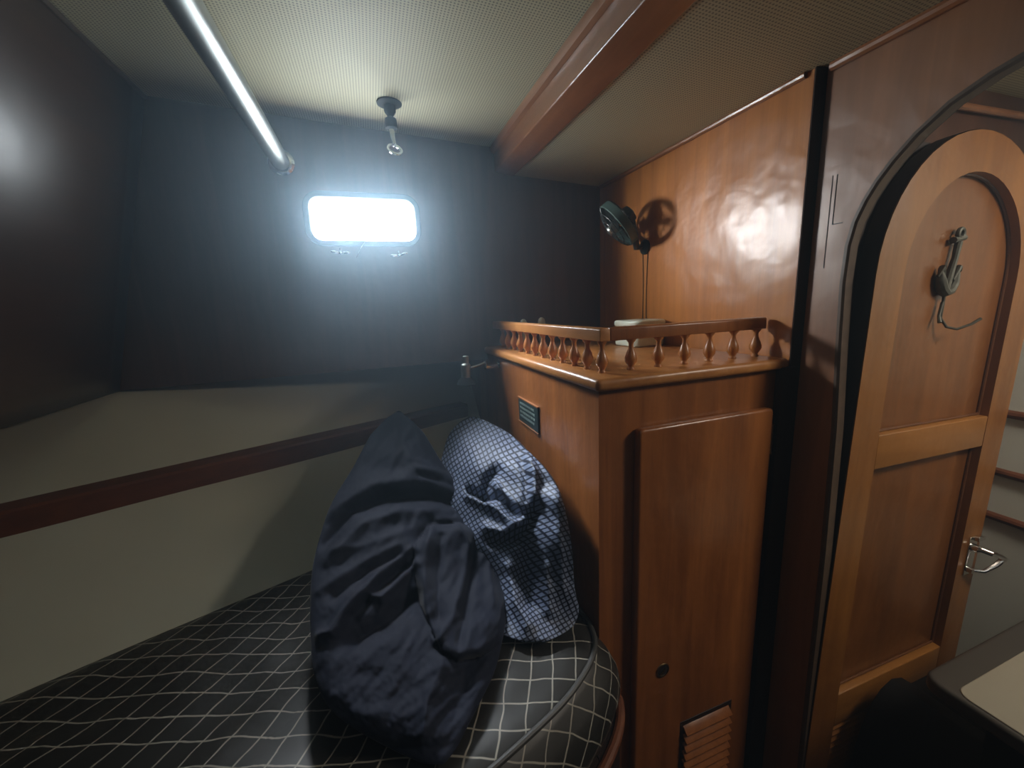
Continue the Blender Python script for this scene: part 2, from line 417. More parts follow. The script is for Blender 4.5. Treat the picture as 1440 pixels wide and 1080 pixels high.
arch = [(y * .979, 1.2 + (z - 1.2) * .979) for y, z in arch]
AC = .215
archR = [(2 * AC - y, z) for y, z in arch[:-1]][::-1]
AL = arch + archR
bm = BM(); T0, T1 = XA, XA + .034
top = 1.66
def strip(bm, x, flip):
    vs = []
    n = len(AL)
    outer = []
    for (y, z) in AL:
        outer.append((y, z))
    L = [bm.verts.new((x, y, z)) for y, z in AL]
    k1 = 9; k2 = n - 1 - k1
    lf = [bm.verts.new((x, .632, z)) for (y, z) in AL[:k1 + 1]]
    rt = [bm.verts.new((x, -1.3, z)) for (y, z) in AL[k2:]]
    for i in range(k1): bm.faces.new((L[i], L[i + 1], lf[i + 1], lf[i]))
    for i in range(len(rt) - 1): bm.faces.new((L[k2 + i], L[k2 + i + 1], rt[i + 1], rt[i]))
    up = [bm.verts.new((x, y, top)) for (y, z) in AL[k1:k2 + 1]]
    for i in range(k2 - k1): bm.faces.new((L[k1 + i], L[k1 + i + 1], up[i + 1], up[i]))
    a = bm.verts.new((x, .632, top)); bm.faces.new((lf[-1], L[k1], up[0], a))
    b2 = bm.verts.new((x, -1.3, top)); bm.faces.new((rt[0], L[k2], up[-1], b2))
    return L
La = strip(bm, T0, 0); Lb = strip(bm, T1, 1)
aw = struct(obj('wall_arch', bm, M['arch'], smooth=False))
bm = BM()
for i in range(len(AL) - 1):
    p, q = AL[i], AL[i + 1]
    v = [bm.verts.new(c) for c in ((T0 + .001, p[0], p[1]), (T0 + .001, q[0], q[1]), (T1 + .004, q[0], q[1]), (T1 + .004, p[0], p[1]))]
    bm.faces.new(v)
box(bm, (XA + .03, .575, -.40), (1.15, .60, 1.50))  # added dark board so the gap beside the door goes black
jb = obj('jamb', bm, M['dark'], aw)
# edging bead round the arch
bm = BM(); R = []
for i, (y, z) in enumerate(AL):
    a = Vector(AL[max(i - 1, 0)]); b_ = Vector(AL[min(i + 1, len(AL) - 1)]); d = (b_ - a).normalized(); n2 = Vector((d.y, -d.x))
    if n2.dot(Vector((AC, .9)) - Vector((y, z))) < 0: n2 = -n2
    ring = []
    for (o, x) in ((-.002, XA), (-.002, XA - .003), (.004, XA - .004), (.008, XA - .001), (.008, XA + .02), (-.002, XA + .02)):
        ring.append(bm.verts.new((x, y + n2.x * o, z + n2.y * o)))
    R.append(ring)
for i in range(len(R) - 1):
    for k in range(6): bm.faces.new((R[i][k], R[i][(k + 1) % 6], R[i + 1][(k + 1) % 6], R[i + 1][k]))
obj('edging', bm, M['edge'], aw)
bm = BM()
box(bm, (XA - .0008, .5935, 1.335), (XA + .001, .5950, 1.43)); box(bm, (XA - .0008, .6020, 1.25), (XA + .001, .6032, 1.43))
box(bm, (XA - .0008, .575, 1.3345), (XA + .001, .5950, 1.336))
obj('seam', bm, M['grout'], aw, smooth=False)
# quarter-round mouldings under the side deck
bm = BM(); tube(bm, [(XR - .004, .66, zr(XR) - .005), (XR - .004, YB - .01, zr(XR) - .005)], .007, 10)
struct(obj('trim_6', bm, M['moulding']), 'thin moulding along the top of the right bulkhead', 'moulding')
bm = BM(); tube(bm, [(XA - .005, -1.2, zr(XA) - .006), (XA - .005, .622, zr(XA) - .006)], .009, 10)
struct(obj('trim_7', bm, M['moulding']), 'thin moulding along the top of the arched bulkhead', 'moulding')
# rest of the cabin and the next compartment, out of sight
boxobj('floor', (-2.4, -1.3, -.44), (2.6, 2.2, -.40), M['floor'])
struct(bpy.data.objects['floor'])
bm = BM(); box(bm, (-2.4, -1.34, -.44), (2.6, -1.3, 1.85)); struct(obj('wall_front', bm, M['back'], smooth=False))
bm = BM(); box(bm, (.975, .64, -.40), (2.6, .67, 1.69)); struct(obj('wall_passage', bm, M['back'], smooth=False))
bm = BM(); tube(bm, [(.99, .628, 1.607), (1.75, .628, 1.62)], .008, 10); struct(obj('trim_8', bm, M['moulding']), 'thin moulding high on the wall behind the open door', 'moulding')
bm = BM(); box(bm, (1.76, -.1, -.40), (1.80, .64, 1.69)); ww = struct(obj('wall_side', bm, M['white_wall'], smooth=False))
for k, z in enumerate((.822, .640, .497)):
    bm = BM(); tube(bm, [(1.755, -.1, z + .02), (1.752, .2, z + .004), (1.755, .42, z - .004), (1.76, .63, z + .0)], .0125, 10)
    struct(obj('trim_%d' % (9 + k), bm, M['ledge']), ['uppermost', 'middle', 'lowest'][k] + ' of the three brown battens on the pale wall right of the door', 'batten')
bm = BM(); box(bm, (2.56, -1.3, -.40), (2.6, .64, 1.69)); struct(obj('wall_far', bm, M['white_wall'], smooth=False))

# ---------------------------------------------------------------- arched door
D = thing('door_1', 'open arched varnished door with panels, louvres and chrome handle', 'door', (.947, .53, 1.2), rot=(0, math.radians(1.7), 0))
D['kind'] = 'structure'
# local frame: x along leaf, y thickness (+y away), z relative to 1.2
DW, SP = .607, .03
def archpts(x0, x1, zs, zt, n=24):
    c = (x0 + x1) / 2; a = (x1 - x0) / 2
    return [(c - a * math.cos(PI * i / n), zs + (zt - zs) * math.sin(PI * i / n)) for i in range(n + 1)]
ZB = -1.56
out = archpts(0, DW, .03, .325)
UP = archpts(.088, .517, .03, .245)     # upper panel opening
UB, LT, LB, VT, VB = -.312, -.392, -.99, -1.085, -1.49
bm = BM()
def quad(bm, pts, y): bm.faces.new([bm.verts.new((x, y, z)) for x, z in pts])
for y in (0, .032):
    n = len(out)
    for i in range(n - 1):
        quad(bm, (out[i], out[i + 1], UP[i + 1], UP[i]), y)
    quad(bm, ((0, ZB), (0, .03), (.088, .03), (.088, ZB)), y)
    quad(bm, ((.517, ZB), (.517, .03), (DW, .03), (DW, ZB)), y)
    for i in range(n - 1): pass
loop = [(0, ZB)] + out + [(DW, ZB)]
for i in range(len(loop)):
    p, q = loop[i], loop[(i + 1) % len(loop)]
    bm.faces.new([bm.verts.new(v) for v in ((p[0], 0, p[1]), (q[0], 0, q[1]), (q[0], .032, q[1]), (p[0], .032, p[1]))])
for i in range(len(UP) - 1):
    p, q = UP[i], UP[i + 1]
    bm.faces.new([bm.verts.new(v) for v in ((p[0], 0, p[1]), (q[0], 0, q[1]), (q[0], .022, q[1]), (p[0], .022, p[1]))])
for x in (.088, .517):
    bm.faces.new([bm.verts.new(v) for v in ((x, 0, ZB), (x, 0, .03), (x, .022, .03), (x, .022, ZB))])
bmesh.ops.remove_doubles(bm, verts=bm.verts, dist=.0001)
obj('door_frame', bm, M['door'], D, bevel=0, auto=.4)
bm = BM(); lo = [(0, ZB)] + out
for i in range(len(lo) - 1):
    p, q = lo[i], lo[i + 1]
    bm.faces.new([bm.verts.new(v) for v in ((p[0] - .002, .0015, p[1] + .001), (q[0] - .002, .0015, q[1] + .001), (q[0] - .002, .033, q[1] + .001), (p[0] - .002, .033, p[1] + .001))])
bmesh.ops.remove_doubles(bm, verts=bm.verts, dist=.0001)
obj('edge_shade_strip', bm, M['dark'], D)  # dark strip laid over the door edge to paint its shade
for (za, zb) in ((LT, UB), (VT, LB), (ZB, VB)):
    bm = BM(); box(bm, (.0885, .0, za), (.5165, .03, zb)); obj('rail', bm, M['door_x'], D, bevel=.0025)
bm = BM(); pts = [(.09, UB), ] + [(x, z) for x, z in UP] + [(.516, UB)]
prism(bm, pts, 'y', .022, .027); obj('panel', bm, M['doorpanel'], D, smooth=False)
bm = BM(); prism(bm, [(.09, LB), (.09, LT), (.516, LT), (.516, LB)], 'y', .022, .027); obj('panel', bm, M['doorpanel'], D, smooth=False)
# thin bead round each panel opening, darkened in colour for the recess shade
bm = BM(); tube(bm, [(x, .019, z) for x, z in ([(.090, UB + .002)] + UP + [(.515, UB + .002)])], .0035, 8); tube(bm, [(.09, .019, UB + .003), (.515, .019, UB + .003)], .0035, 8)
obj('bead', bm, M['beadwood'], D)
bm = BM(); tube(bm, [(x, .019, z) for x, z in ((.09, LB + .003), (.09, LT - .003), (.515, LT - .003), (.515, LB + .003), (.09, LB + .003))], .0035, 8)
obj('bead', bm, M['beadwood'], D)
bm = BM()
for k in range(21):
    z = VT - .010 - k * .019
    M4 = Matrix.Translation((0, .012, z)) @ Matrix.Rotation(math.radians(38), 4, 'X')
    box(bm, (.09, -.012, -.002), (.515, .012, .002), M4)
obj('louvre', bm, M['door'], D, bevel=.001)
# lever handle on long escutcheon
bm = BM(); box(bm, (.546, -.004, -.770), (.584, 0, -.655)); box(bm, (.556, -.016, -.664), (.588, -.004, -.652)); hp = obj('handle_plate', bm, M['chrome'], D, bevel=.0015)
bm = BM()
lathe(bm, [(.011, 0), (.011, .014), (.007, .018)], 14, along((.564, -.003, -.686), (0, -1, 0)))
tube(bm, [(.564, -.016, -.686), (.572, -.036, -.689), (.604, -.040, -.700), (.634, -.040, -.716)], [.007, .0065, .006, .007], 10)
tube(bm, [(.634, -.040, -.716), (.610, -.036, -.734), (.585, -.026, -.752), (.560, -.010, -.752)], [.007, .006, .005, .004], 10)
lathe(bm, [(.009, 0), (.008, .012), (.004, .014)], 12, along((.560, -.003, -.752), (0, -1, 0)))
obj('door_handle', bm, M['chrome'], D)
# hook shaped like an anchor, screwed to the upper panel
AK = thing('anchor_hook', 'verdigris anchor-shaped coat hook with long curved prong on the arched door', 'hook', (0, 0, 0))
AK.matrix_world = Matrix.Translation((.947, .53, 1.2)) @ Matrix.Rotation(math.radians(1.7), 4, 'Y')
bm = BM(); Y = .012
def P(u, w): # u right, w up on the panel
    return (.275 + u, Y, .060 + w)
tube(bm, [P(-.012, -.055), P(-.004, -.02), P(.004, .01), P(.008, .045)], [.008, .007, .006, .007], 10)
torus(bm, .010, .0045, Matrix.Translation(Vector(P(.010, .062))) @ Matrix.Rotation(PI / 2, 4, 'X'), 16, 8)
tube(bm, [P(-.014, .047), P(.006, .050), P(.026, .054)], [.007, .005, .006], 8)
cur = [P(-.038, -.018), P(-.036, -.036), P(-.026, -.054), P(-.010, -.064), P(.006, -.060), P(.018, -.044), P(.026, -.020)]
tube(bm, cur, [.004, .010, .011, .010, .010, .009, .004], 10)
tube(bm, [P(-.046, -.030), P(-.036, -.012), P(-.024, -.030)], [.002, .007, .003], 8)
tube(bm, [P(.012, -.036), P(.027, -.008), P(.034, -.018)], [.002, .006, .002], 8)
obj('anchor', bm, M['bronze'], AK)
bm = BM(); tube(bm, [P(-.012, -.062), P(-.010, -.09), P(-.010, -.120), (.275 + 0, Y - .008, .060 - .140), (.275 + .014, Y - .020, .060 - .145), (.275 + .032, Y - .034, .060 - .134), (.275 + .046, Y - .042, .060 - .122)], [.0035, .003, .0028, .0028, .0028, .0028, .0032], 8)
tube(bm, [P(-.014, -.085), P(-.018, -.115), (.275 - .024, Y - .006, .060 - .130)], [.003, .003, .004], 8)
obj('prong', bm, M['bronze'], AK)

# ---------------------------------------------------------------- cabinet with fiddle rail
CF, CX = .66, .40       # front and side planes
CT = 1.058
cab = thing('hanging_locker', 'varnished wooden locker with balustraded top standing beside the berth', 'cabinet', (0, 0, 0))
bm = BM()
prism(bm, [(CF, -.399), (CF, 1.036), (YB - .004, 1.036), (YB - .004, 1.008), (1.80, 1.008), (1.80, -.399)], 'x', CX, XR - .003)
obj('body', bm, M['cab'], cab, smooth=False)
bm = BM(); box(bm, (.385, .640, 1.033), (XR - .003, YB - .003, CT)); obj('countertop', bm, M['teak_y'], cab, bevel=.010, seg=4)
# fiddle rail
bm = BM()
prism(bm, [(.424, 1.123), (.424, 1.147), (.428, 1.150), (.444, 1.150), (.448, 1.147), (.448, 1.123)], 'y', .694, YB - .003)
fr = obj('fiddle_rail', bm, M['teak_y'], cab, bevel=.002)
bm = BM()
prism(bm, [(.694, 1.123), (.694, 1.147), (.698, 1.150), (.714, 1.150), (.718, 1.147), (.718, 1.123)], 'x', .4485, XR - .016)
obj('end_rail', bm, M['cab'], fr, bevel=.002)
prof = [(.0080, 0), (.0085, .003), (.0060, .006), (.0072, .010), (.0125, .018), (.0130, .026), (.0100, .036), (.0058, .046), (.0048, .053), (.0058, .058), (.0095, .062), (.0105, .066)]
bal = None
pos = [(.436, .706 + .0598 * i) for i in range(13)][:12] + [(.436 + .0697 * i, .706) for i in range(1, 7)]
for i, (x, y) in enumerate(pos):
    if bal is None:
        bm = BM(); lathe(bm, prof, 16); bal = obj('baluster', bm, M['teak'], fr, sub=0, auto=1.0); b_ = bal
    else:
        b_ = bal.copy(); C.objects.link(b_); b_.parent = fr
    b_.location = (x, y, CT - .0005)
# cupboard door
bm = BM(); prism(bm, rrect(.480, .846, -.34, .947, .012, 4), 'y', CF - .022, CF - .001)
# vent opening is cut as a separate recessed frame in front
dr = obj('door', bm, M['cab'], cab, bevel=.007, seg=4)
VX0, VX1, VZ = .622, .770, .168
bm = BM()
for a, b_ in (((VX0 - .008, CF - .0235, -.05), (VX0, CF - .0195, VZ)), ((VX1, CF - .0235, -.05), (VX1 + .008, CF - .0195, VZ)), ((VX0 - .008, CF - .0235, VZ), (VX1 + .008, CF - .0195, VZ + .008))): box(bm, a, b_)
vf = obj('vent_frame', bm, M['dark'], dr, bevel=.001)
bm = BM(); box(bm, (VX0, CF - .0222, -.05), (VX1, CF - .0215, VZ)); obj('vent_backing', bm, M['dark'], dr, smooth=False)
bm = BM()
for k in range(8):
    z = VZ - .014 - k * .0255
    M4 = Matrix.Translation((0, CF - .028, z)) @ Matrix.Rotation(math.radians(42), 4, 'X')
    box(bm, (VX0 + .001, -.0115, -.0018), (VX1 - .001, .0115, .0018), M4)
obj('louvre', bm, M['cab'], dr, bevel=.0010)
bm = BM(); M4 = along((.555, CF - .022, .352), (0, -1, 0))
torus(bm, .0155, .0030, M4)
tube(bm, [(.547, CF - .026, .345), (.563, CF - .026, .360)], .002, 6)
rp = obj('ring_pull', bm, M['brass'], dr)
bm = BM(); lathe(bm, [(.014, .0), (.014, .0012)], 20, M4); obj('recess', bm, M['dark'], rp)
bm = BM(); tube(bm, [(.8525, CF - .012, .835), (.8525, CF - .012, .905)], .0045, 10); box(bm, (.8525, CF - .006, .835), (.860, CF - .0005, .905))
for z in (.835, .858, .882, .905): tube(bm, [(.8525, CF - .012, z - .002), (.8525, CF - .012, z + .002)], .0055, 10)
obj('hinge', bm, M['brass'], dr)
# plaque on the locker side
pq = thing('plaque', 'small dark plaque with faint lettering on the locker side above the pillows', 'plaque')
bm = BM(); box(bm, (CX - .005, .962, .858), (CX - .0005, 1.112, .930)); obj('plate', bm, M['plaque'], pq, bevel=.001)
bm = BM()
box(bm, (CX - .007, .960, .9295), (CX - .0005, 1.114, .9325)); box(bm, (CX - .007, .960, .8555), (CX - .0005, 1.114, .8585))
obj('plaque_edge', bm, M['moulding'], pq, smooth=False)
random.seed(11); bm = BM()
for r_, z in enumerate((.916, .903, .890, .877)):
    y = 1.098
    while y > .985:
        w = random.uniform(.004, .011)
        box(bm, (CX - .0056, y - w, z - .003), (CX - .0049, y, z + .003)); y -= w + random.uniform(.003, .007)
obj('lettering', bm, M['plaquetext'], pq, smooth=False)

# ---------------------------------------------------------------- things on the locker
bm = BM(); pts = rrect(.735, .905 - .03, 1.06, 1.20, .03, 6)
cb = thing('storage_box', 'white rounded plastic box behind the fiddle rail on the locker top', 'box', (0, 0, 0))
bm = BM(); prism(bm, rrect(.758, .878, 1.035, 1.165, .03, 6), 'z', CT + .0005, CT + .062); obj('body', bm, M['white'], cb, bevel=.006)
bm = BM(); prism(bm, rrect(.754, .882, 1.031, 1.169, .033, 6), 'z', CT + .0625, CT + .082); obj('lid', bm, M['white'], cb, bevel=.008, seg=4)
for (x, y, h, r, lab) in ((.492, 1.30, .098, .012, 'small pale round-topped pot peeking over the rail, nearer the glaring port'), (.560, 1.30, .100, .013, 'small pale round-topped pot peeking over the rail, nearer the fan')):
    bm = BM(); lathe(bm, [(r * .7, CT), (r * .75, CT + h * .5), (r * .5, CT + h * .6), (r, CT + h * .75), (r * 1.02, CT + h * .86), (r * .8, CT + h * .95), (r * .3, CT + h)], 18)
    for v in bm.verts: v.co.x += x; v.co.y += y
    tag(obj('small_pot', bm, M['jar'], auto=1.2), lab, 'pot', 'small pots at the back of the locker top')

# ---------------------------------------------------------------- fan
fn = thing('cabin_fan', 'dark round cabin fan on a short bracket fixed to the right bulkhead', 'fan', (XR, 1.17, 1.37))
LOC = Vector((XR, 1.17, 1.37))
def loc(v): return Vector(v) - LOC
fc = Vector((.782, 1.165, 1.447)); ax = Vector((-.80, -.10, -.36)).normalized(); ax = Vector((-.68, .34, -.62)).normalized()
bm = BM(); lathe(bm, [(.024, 0), (.024, .006), (.018, .012), (.010, .015)], 20, along(loc((XR - .0005, 1.165, 1.375)), (-1, 0, 0))); obj('base', bm, M['black'], fn)
bm = BM(); q = fc - ax * .045
tube(bm, [loc((XR - .012, 1.165, 1.375)), loc((XR - .035, 1.165, 1.372)), loc(q + Vector((.01, 0, -.035))), loc(q)], [.009, .011, .011, .013], 10); obj('bracket', bm, M['black'], fn)
bm = BM(); lathe(bm, [(.010, 0), (.026, .006), (.030, .022), (.028, .045), (.012, .052)], 20, along(loc(fc - ax * .055), ax)); obj('motor', bm, M['black'], fn)
bm = BM(); M4 = along(loc(fc), ax)
RF = .078
A = []
for (r, z) in ((RF - .002, -.014), (RF, -.012), (RF + .001, .012), (RF - .002, .014), (RF - .005, .012), (RF - .005, -.012)):
    A.append([bm.verts.new(M4 @ Vector((r * math.cos(2 * PI * k / 40), r * math.sin(2 * PI * k / 40), z))) for k in range(40)])
for i in range(6):
    for k in range(40): bm.faces.new((A[i][k], A[i][(k + 1) % 40], A[(i + 1) % 6][(k + 1) % 40], A[(i + 1) % 6][k]))
obj('shroud', bm, M['green'], fn)
bm = BM()
for s, dome in ((1, .022), (-1, .012)):
    for k in range(22):
        a = 2 * PI * k / 22
        tube(bm, [M4 @ Vector((RF * t * math.cos(a + .25 * t), RF * t * math.sin(a + .25 * t), s * (.016 + dome * (1 - t * t)))) for t in (.22, .5, .78, .97)], .0012, 5)
    for rr in (.45, .75): torus(bm, RF * rr, .0012, M4 @ Matrix.Translation((0, 0, s * (.016 + dome * (1 - rr * rr)))), 32, 5)
obj('guard', bm, M['black'], fn)
bm = BM(); lathe(bm, [(.002, .044), (.013, .041), (.018, .034), (.018, .012)][::-1], 20, M4); obj('badge', bm, M['steel'], fn)
bm = BM()
for k in range(4):
    Mb = M4 @ Matrix.Rotation(k * PI / 2, 4, 'Z') @ Matrix.Rotation(math.radians(24), 4, 'X')
    vs = [bm.verts.new(Mb @ Vector(p)) for p in ((.012, -.012, 0), (.045, -.028, 0), (.066, -.020, 0), (.068, .010, 0), (.045, .024, 0), (.012, .010, 0))]; bm.faces.new(vs)
fb = obj('blades', bm, M['black'], fn, smooth=False); md = fb.modifiers.new('s', 'SOLIDIFY'); md.thickness = .0015
for k, (y, b_) in enumerate(((1.178, .012), (1.150, -.010))):
    bm = BM(); tube(bm, [loc((XR - .0015, y - b_ * t * (1 - t) * 2, 1.365 - .305 * t)) for t in [i / 10 for i in range(11)]], .0013, 6); obj('wire', bm, M['cordmat'], fn)

# ---------------------------------------------------------------- grab rail under the ceiling
gr_ = thing('grab_rail', 'stainless steel tubular grab rail running under the ceiling to the port bulkhead', 'rail', (0, 0, 0))
bm = BM(); tube(bm, [(-.212, -.55, 1.655), (-.212, .0, 1.655), (-.210, .8, 1.655), (-.208, YB - .002, 1.655)], .0245, 28); obj('tube', bm, M['steel'], gr_)
bm = BM(); lathe(bm, [(.037, 0), (.037, .004), (.031, .010), (.0255, .012)], 28, along((-.208, YB - .0005, 1.655), (0, -1, 0))); obj('flange', bm, M['chrome'], gr_)

# ---------------------------------------------------------------- swivel hook on the ceiling
hk = thing('ceiling_hook', 'metal swivel hook with an eye hanging from the ceiling above the port', 'hook', (.107, 1.264, zc(.107)))
bm = BM(); lathe(bm, [(.034, 0), (.034, -.003), (.028, -.006), (.012, -.008)], 26); obj('base', bm, M['portframe'], hk)  # base, socket and swivel coloured dark for their backlit shade
bm = BM(); lathe(bm, [(.009, -.004), (.016, -.008), (.016, -.022), (.012, -.028), (.008, -.034), (.008, -.038)], 18); obj('socket', bm, M['portframe'], hk)
bm = BM(); lathe(bm, [(.008, -.036), (.015, -.040), (.0165, -.050), (.0165, -.064), (.013, -.066)], 18); sk = obj('swivel', bm, M['portframe'], hk)
bm = BM(); tube(bm, [(0, 0, -.062), (0, 0, -.08), (.003, 0, -.105)], [.008, .007, .006], 12)
torus(bm, .018, .0042, Matrix.Translation((.004, 0, -.118)) @ Matrix.Rotation(math.radians(55), 4, 'X') @ Matrix.Rotation(.2, 4, 'Y'), 24, 10)
obj('eye', bm, M['chrome'], hk)

# ---------------------------------------------------------------- reading lamp
lp = thing('reading_lamp', 'small chrome reading lamp on a jointed arm at the locker side', 'lamp', (CX, 1.30, 1.0))
LO = Vector((CX, 1.30, 1.0))
def ll(v): return Vector(v) - LO
bm = BM(); lathe(bm, [(.016, 0), (.016, .004), (.008, .008)], 18, along(ll((CX - .0005, 1.30, 1.010)), (-1, 0, 0))); obj('base', bm, M['chrome'], lp)
bm = BM(); tube(bm, [ll((CX, 1.30, 1.008)), ll((.372, 1.30, 1.000)), ll((.350, 1.30, 1.002))], [.006, .007, .007], 10); tube(bm, [ll((.352, 1.30, .996)), ll((.348, 1.30, 1.024))], [.007, .005], 10)
tube(bm, [ll((.350, 1.30, 1.018)), ll((.325, 1.30, 1.010)), ll((.300, 1.30, 1.005)), ll((.290, 1.30, 1.000))], .0042, 10); obj('arm', bm, M['chrome'], lp)
bm = BM(); M4 = along(ll((.282, 1.30, 1.046)), (-.045, 0, -1))
lathe(bm, [(.008, 0), (.0105, .002), (.0105, .024), (.016, .030), (.0165, .072), (.015, .074)], 22, M4); obj('lamp_head', bm, M['steel'], lp)
bm = BM(); lathe(bm, [(.014, .070), (.024, .080), (.031, .094), (.030, .097), (.022, .096), (.012, .086)], 26, M4); obj('lamp_shade', bm, M['portframe'], lp)

# ---------------------------------------------------------------- berth
pipe = [(.386, .76), (.388, .712), (.386, .665), (.372, .626), (.336, .588), (.266, .544), (.199, .517), (.113, .487), (0, .452), (-.2, .385), (-.5, .27), (-.9, .10), (-1.3, -.08)]
# smooth the visible corner
def chaikin(p, it=2):
    for _ in range(it):
        q = [p[0]]
        for a, b in zip(p[:-1], p[1:]):
            q += [(a[0] * .75 + b[0] * .25, a[1] * .75 + b[1] * .25), (a[0] * .25 + b[0] * .75, a[1] * .25 + b[1] * .75)]
        p = q + [p[-1]]
    return p
pp = chaikin(pipe, 2)
hl = [hullp(s, .5, .004) for s in (-1.35, -1.0, -.6, -.2, .2, .45, .64)]
outl = [(p.x, p.y) for p in hl] + [(.386, 1.38), (.386, 1.2), (.386, 1.0), (.386, .88)] + pp
dense = []
for i in range(len(outl)):
    a, b = outl[i], outl[(i + 1) % len(outl)]
    L = math.hypot(b[0] - a[0], b[1] - a[1]); n = max(1, int(L / .03))
    for k in range(n): dense.append((a[0] + (b[0] - a[0]) * k / n, a[1] + (b[1] - a[1]) * k / n))
cx, cy = .02, .85
def weave(x, y):   # slightly skewed, pulled-about weave of the sheet
    th = math.radians(64 - 15 * max(0, min(1, (.25 - x) / .9)))
    X_, Y_ = x - .2, y - .55
    return (X_ * math.sin(th) - Y_ * math.cos(th), x * .326 + y * .945)
def inside_side(x, y):   # how much of the free (curved) edge this outline point is
    return x < .384 or y < .70
def outward(i):
    n = len(dense); a, b = dense[(i - 1) % n], dense[(i + 1) % n]; d = Vector((b[0] - a[0], b[1] - a[1])); d.normalize()
    o = Vector((d.y, -d.x))
    if o.dot(Vector((dense[i][0] - cx, dense[i][1] - cy))) < 0: o = -o
    return o
outs = [outward(i) for i in range(len(dense))]
def flare(i, z):   # the berth narrows downwards with the hull
    x, y = dense[i]; f = hn.x * (x - L0.x) + hn.y * (y - L0.y)
    return -hn * ((.5 - max(z, .345)) * TN + .004) if f > -.03 else Vector((0, 0, 0))
def free(i):
    x, y = dense[i]
    f = hn.x * (x - L0.x) + hn.y * (y - L0.y)
    if f > -.03: return 0
    if y > .72 and x > .38: return 0
    if x > .37: return max(0, min(1, (.72 - y) / .08))
    return 1
bm = BM(); uvl = bm.loops.layers.uv.new('UVMap'); rings = []; UVS = {}
NS = 34
for j in range(NS + 1):
    s = j / NS; ring = []
    for i, (x, y) in enumerate(dense):
        px, py = cx + (x - cx) * s, cy + (y - cy) * s
        h = .010 * noise.noise(Vector((px * 5, py * 5, 1))) + .005 * noise.noise(Vector((px * 14, py * 9, 4)))
        z = .502 + h * min(1, (1 - s) * 6) - .006 * max(0, (s - .93) / .07)
        v = bm.verts.new((px, py, z)); UVS[v] = weave(px, py); ring.append(v)
    rings.append(ring)
side = [(.010, -.014, .018), (.030, -.030, .045), (.044, -.055, .073), (.050, -.085, .105), (.046, -.115, .135), (.030, -.140, .165), (.0, -.148, .195)]
for (o, dz, du) in side:
    ring = []
    for i, (x, y) in enumerate(dense):
        f = free(i); w = .004 * noise.noise(Vector((x * 12, y * 12, dz * 20)))
        v = bm.verts.new(Vector((x + outs[i].x * (o + w) * f, y + outs[i].y * (o + w) * f, .496 + dz)) + flare(i, .496 + dz)); UVS[v] = weave(x + outs[i].x * du, y + outs[i].y * du); ring.append(v)
    rings.append(ring)
nd = len(dense)
for j in range(len(rings) - 1):
    for i in range(nd):
        if j == 0: 
            f = bm.faces.new((rings[0][i], rings[1][i], rings[1][(i + 1) % nd])) if False else bm.faces.new((rings[0][i], rings[1][i], rings[1][(i + 1) % nd], rings[0][(i + 1) % nd]))
        else: f = bm.faces.new((rings[j][i], rings[j + 1][i], rings[j + 1][(i + 1) % nd], rings[j][(i + 1) % nd]))
        for lp_ in f.loops: lp_[uvl].uv = UVS[lp_.vert]
mt = obj('mattress', bm, M['sheet'], auto=2.5)
tag(mt, 'berth mattress in a charcoal sheet with thin off-white checks', 'mattress')
pts = [(x, y, .4995) for x, y in pp[3:]]
bm = BM(); tube(bm, pts, .0055, 10); obj('piping', bm, M['piping'], mt)
# berth base with curved front
bm = BM(); base = []
for i, (x, y) in enumerate(dense):
    f = free(i); fl = flare(i, .3); base.append((x + outs[i].x * .052 * f + fl.x, y + outs[i].y * .052 * f + fl.y))
A = [bm.verts.new((x, y, .345)) for x, y in base]; B = [bm.verts.new((x, y, -.396)) for x, y in base]
bm.faces.new(A); 
for i in range(nd): bm.faces.new((A[i], A[(i + 1) % nd], B[(i + 1) % nd], B[i]))
bb = obj('berth_base', bm, M['dark'], auto=.6); tag(bb, 'dark curved wooden base beneath the checked mattress', 'bed base')
lipi = [i for i in range(nd) if free(i) > .2 and dense[i][0] > -1.2]
bm = BM(); tube(bm, [(base[i][0], base[i][1], .343) for i in lipi], .010, 10); obj('lip', bm, M['ledge'], bb)

# ---------------------------------------------------------------- pillows
RGT = Vector((.9434, -.3287, -.0441)); UPV = Vector((.1037, .1660, .9807)); FWD = Vector((.3150, .9297, -.1907))
EYE = Vector((0, 0, 1.2))
def at(px, py, y):   # point at depth y on the sight line of the survey photograph
    d = RGT * ((px - 720) / 560) + UPV * (-(py - 540) / 560) + FWD
    return EYE + d * (y / d.y)
def interp(t, xs, ys):
    for i in range(len(xs) - 1):
        if t <= xs[i + 1]:
            k = (t - xs[i]) / (xs[i + 1] - xs[i]); k = max(0, min(1, k))
            n_ = len(xs)
            def sl(j):
                if j <= 0: return (ys[1] - ys[0]) / (xs[1] - xs[0])
                if j >= n_ - 1: return (ys[-1] - ys[-2]) / (xs[-1] - xs[-2])
                return (ys[j + 1] - ys[j - 1]) / (xs[j + 1] - xs[j - 1])
            h = xs[i + 1] - xs[i]; k2 = k * k; k3 = k2 * k
            return (2 * k3 - 3 * k2 + 1) * ys[i] + (k3 - 2 * k2 + k) * h * sl(i) + (-2 * k3 + 3 * k2) * ys[i + 1] + (k3 - k2) * h * sl(i + 1)
    return ys[-1]
def seg_d(p, a, b):
    ax_, ay = a; bx, by = b; dx, dy = bx - ax_, by - ay; L = dx * dx + dy * dy
    t = max(0, min(1, ((p[0] - ax_) * dx + (p[1] - ay) * dy) / L)); return math.hypot(p[0] - ax_ - t * dx, p[1] - ay - t * dy), t
def pl_d(p, poly): return min(seg_d(p, poly[i], poly[i + 1])[0] for i in range(len(poly) - 1))
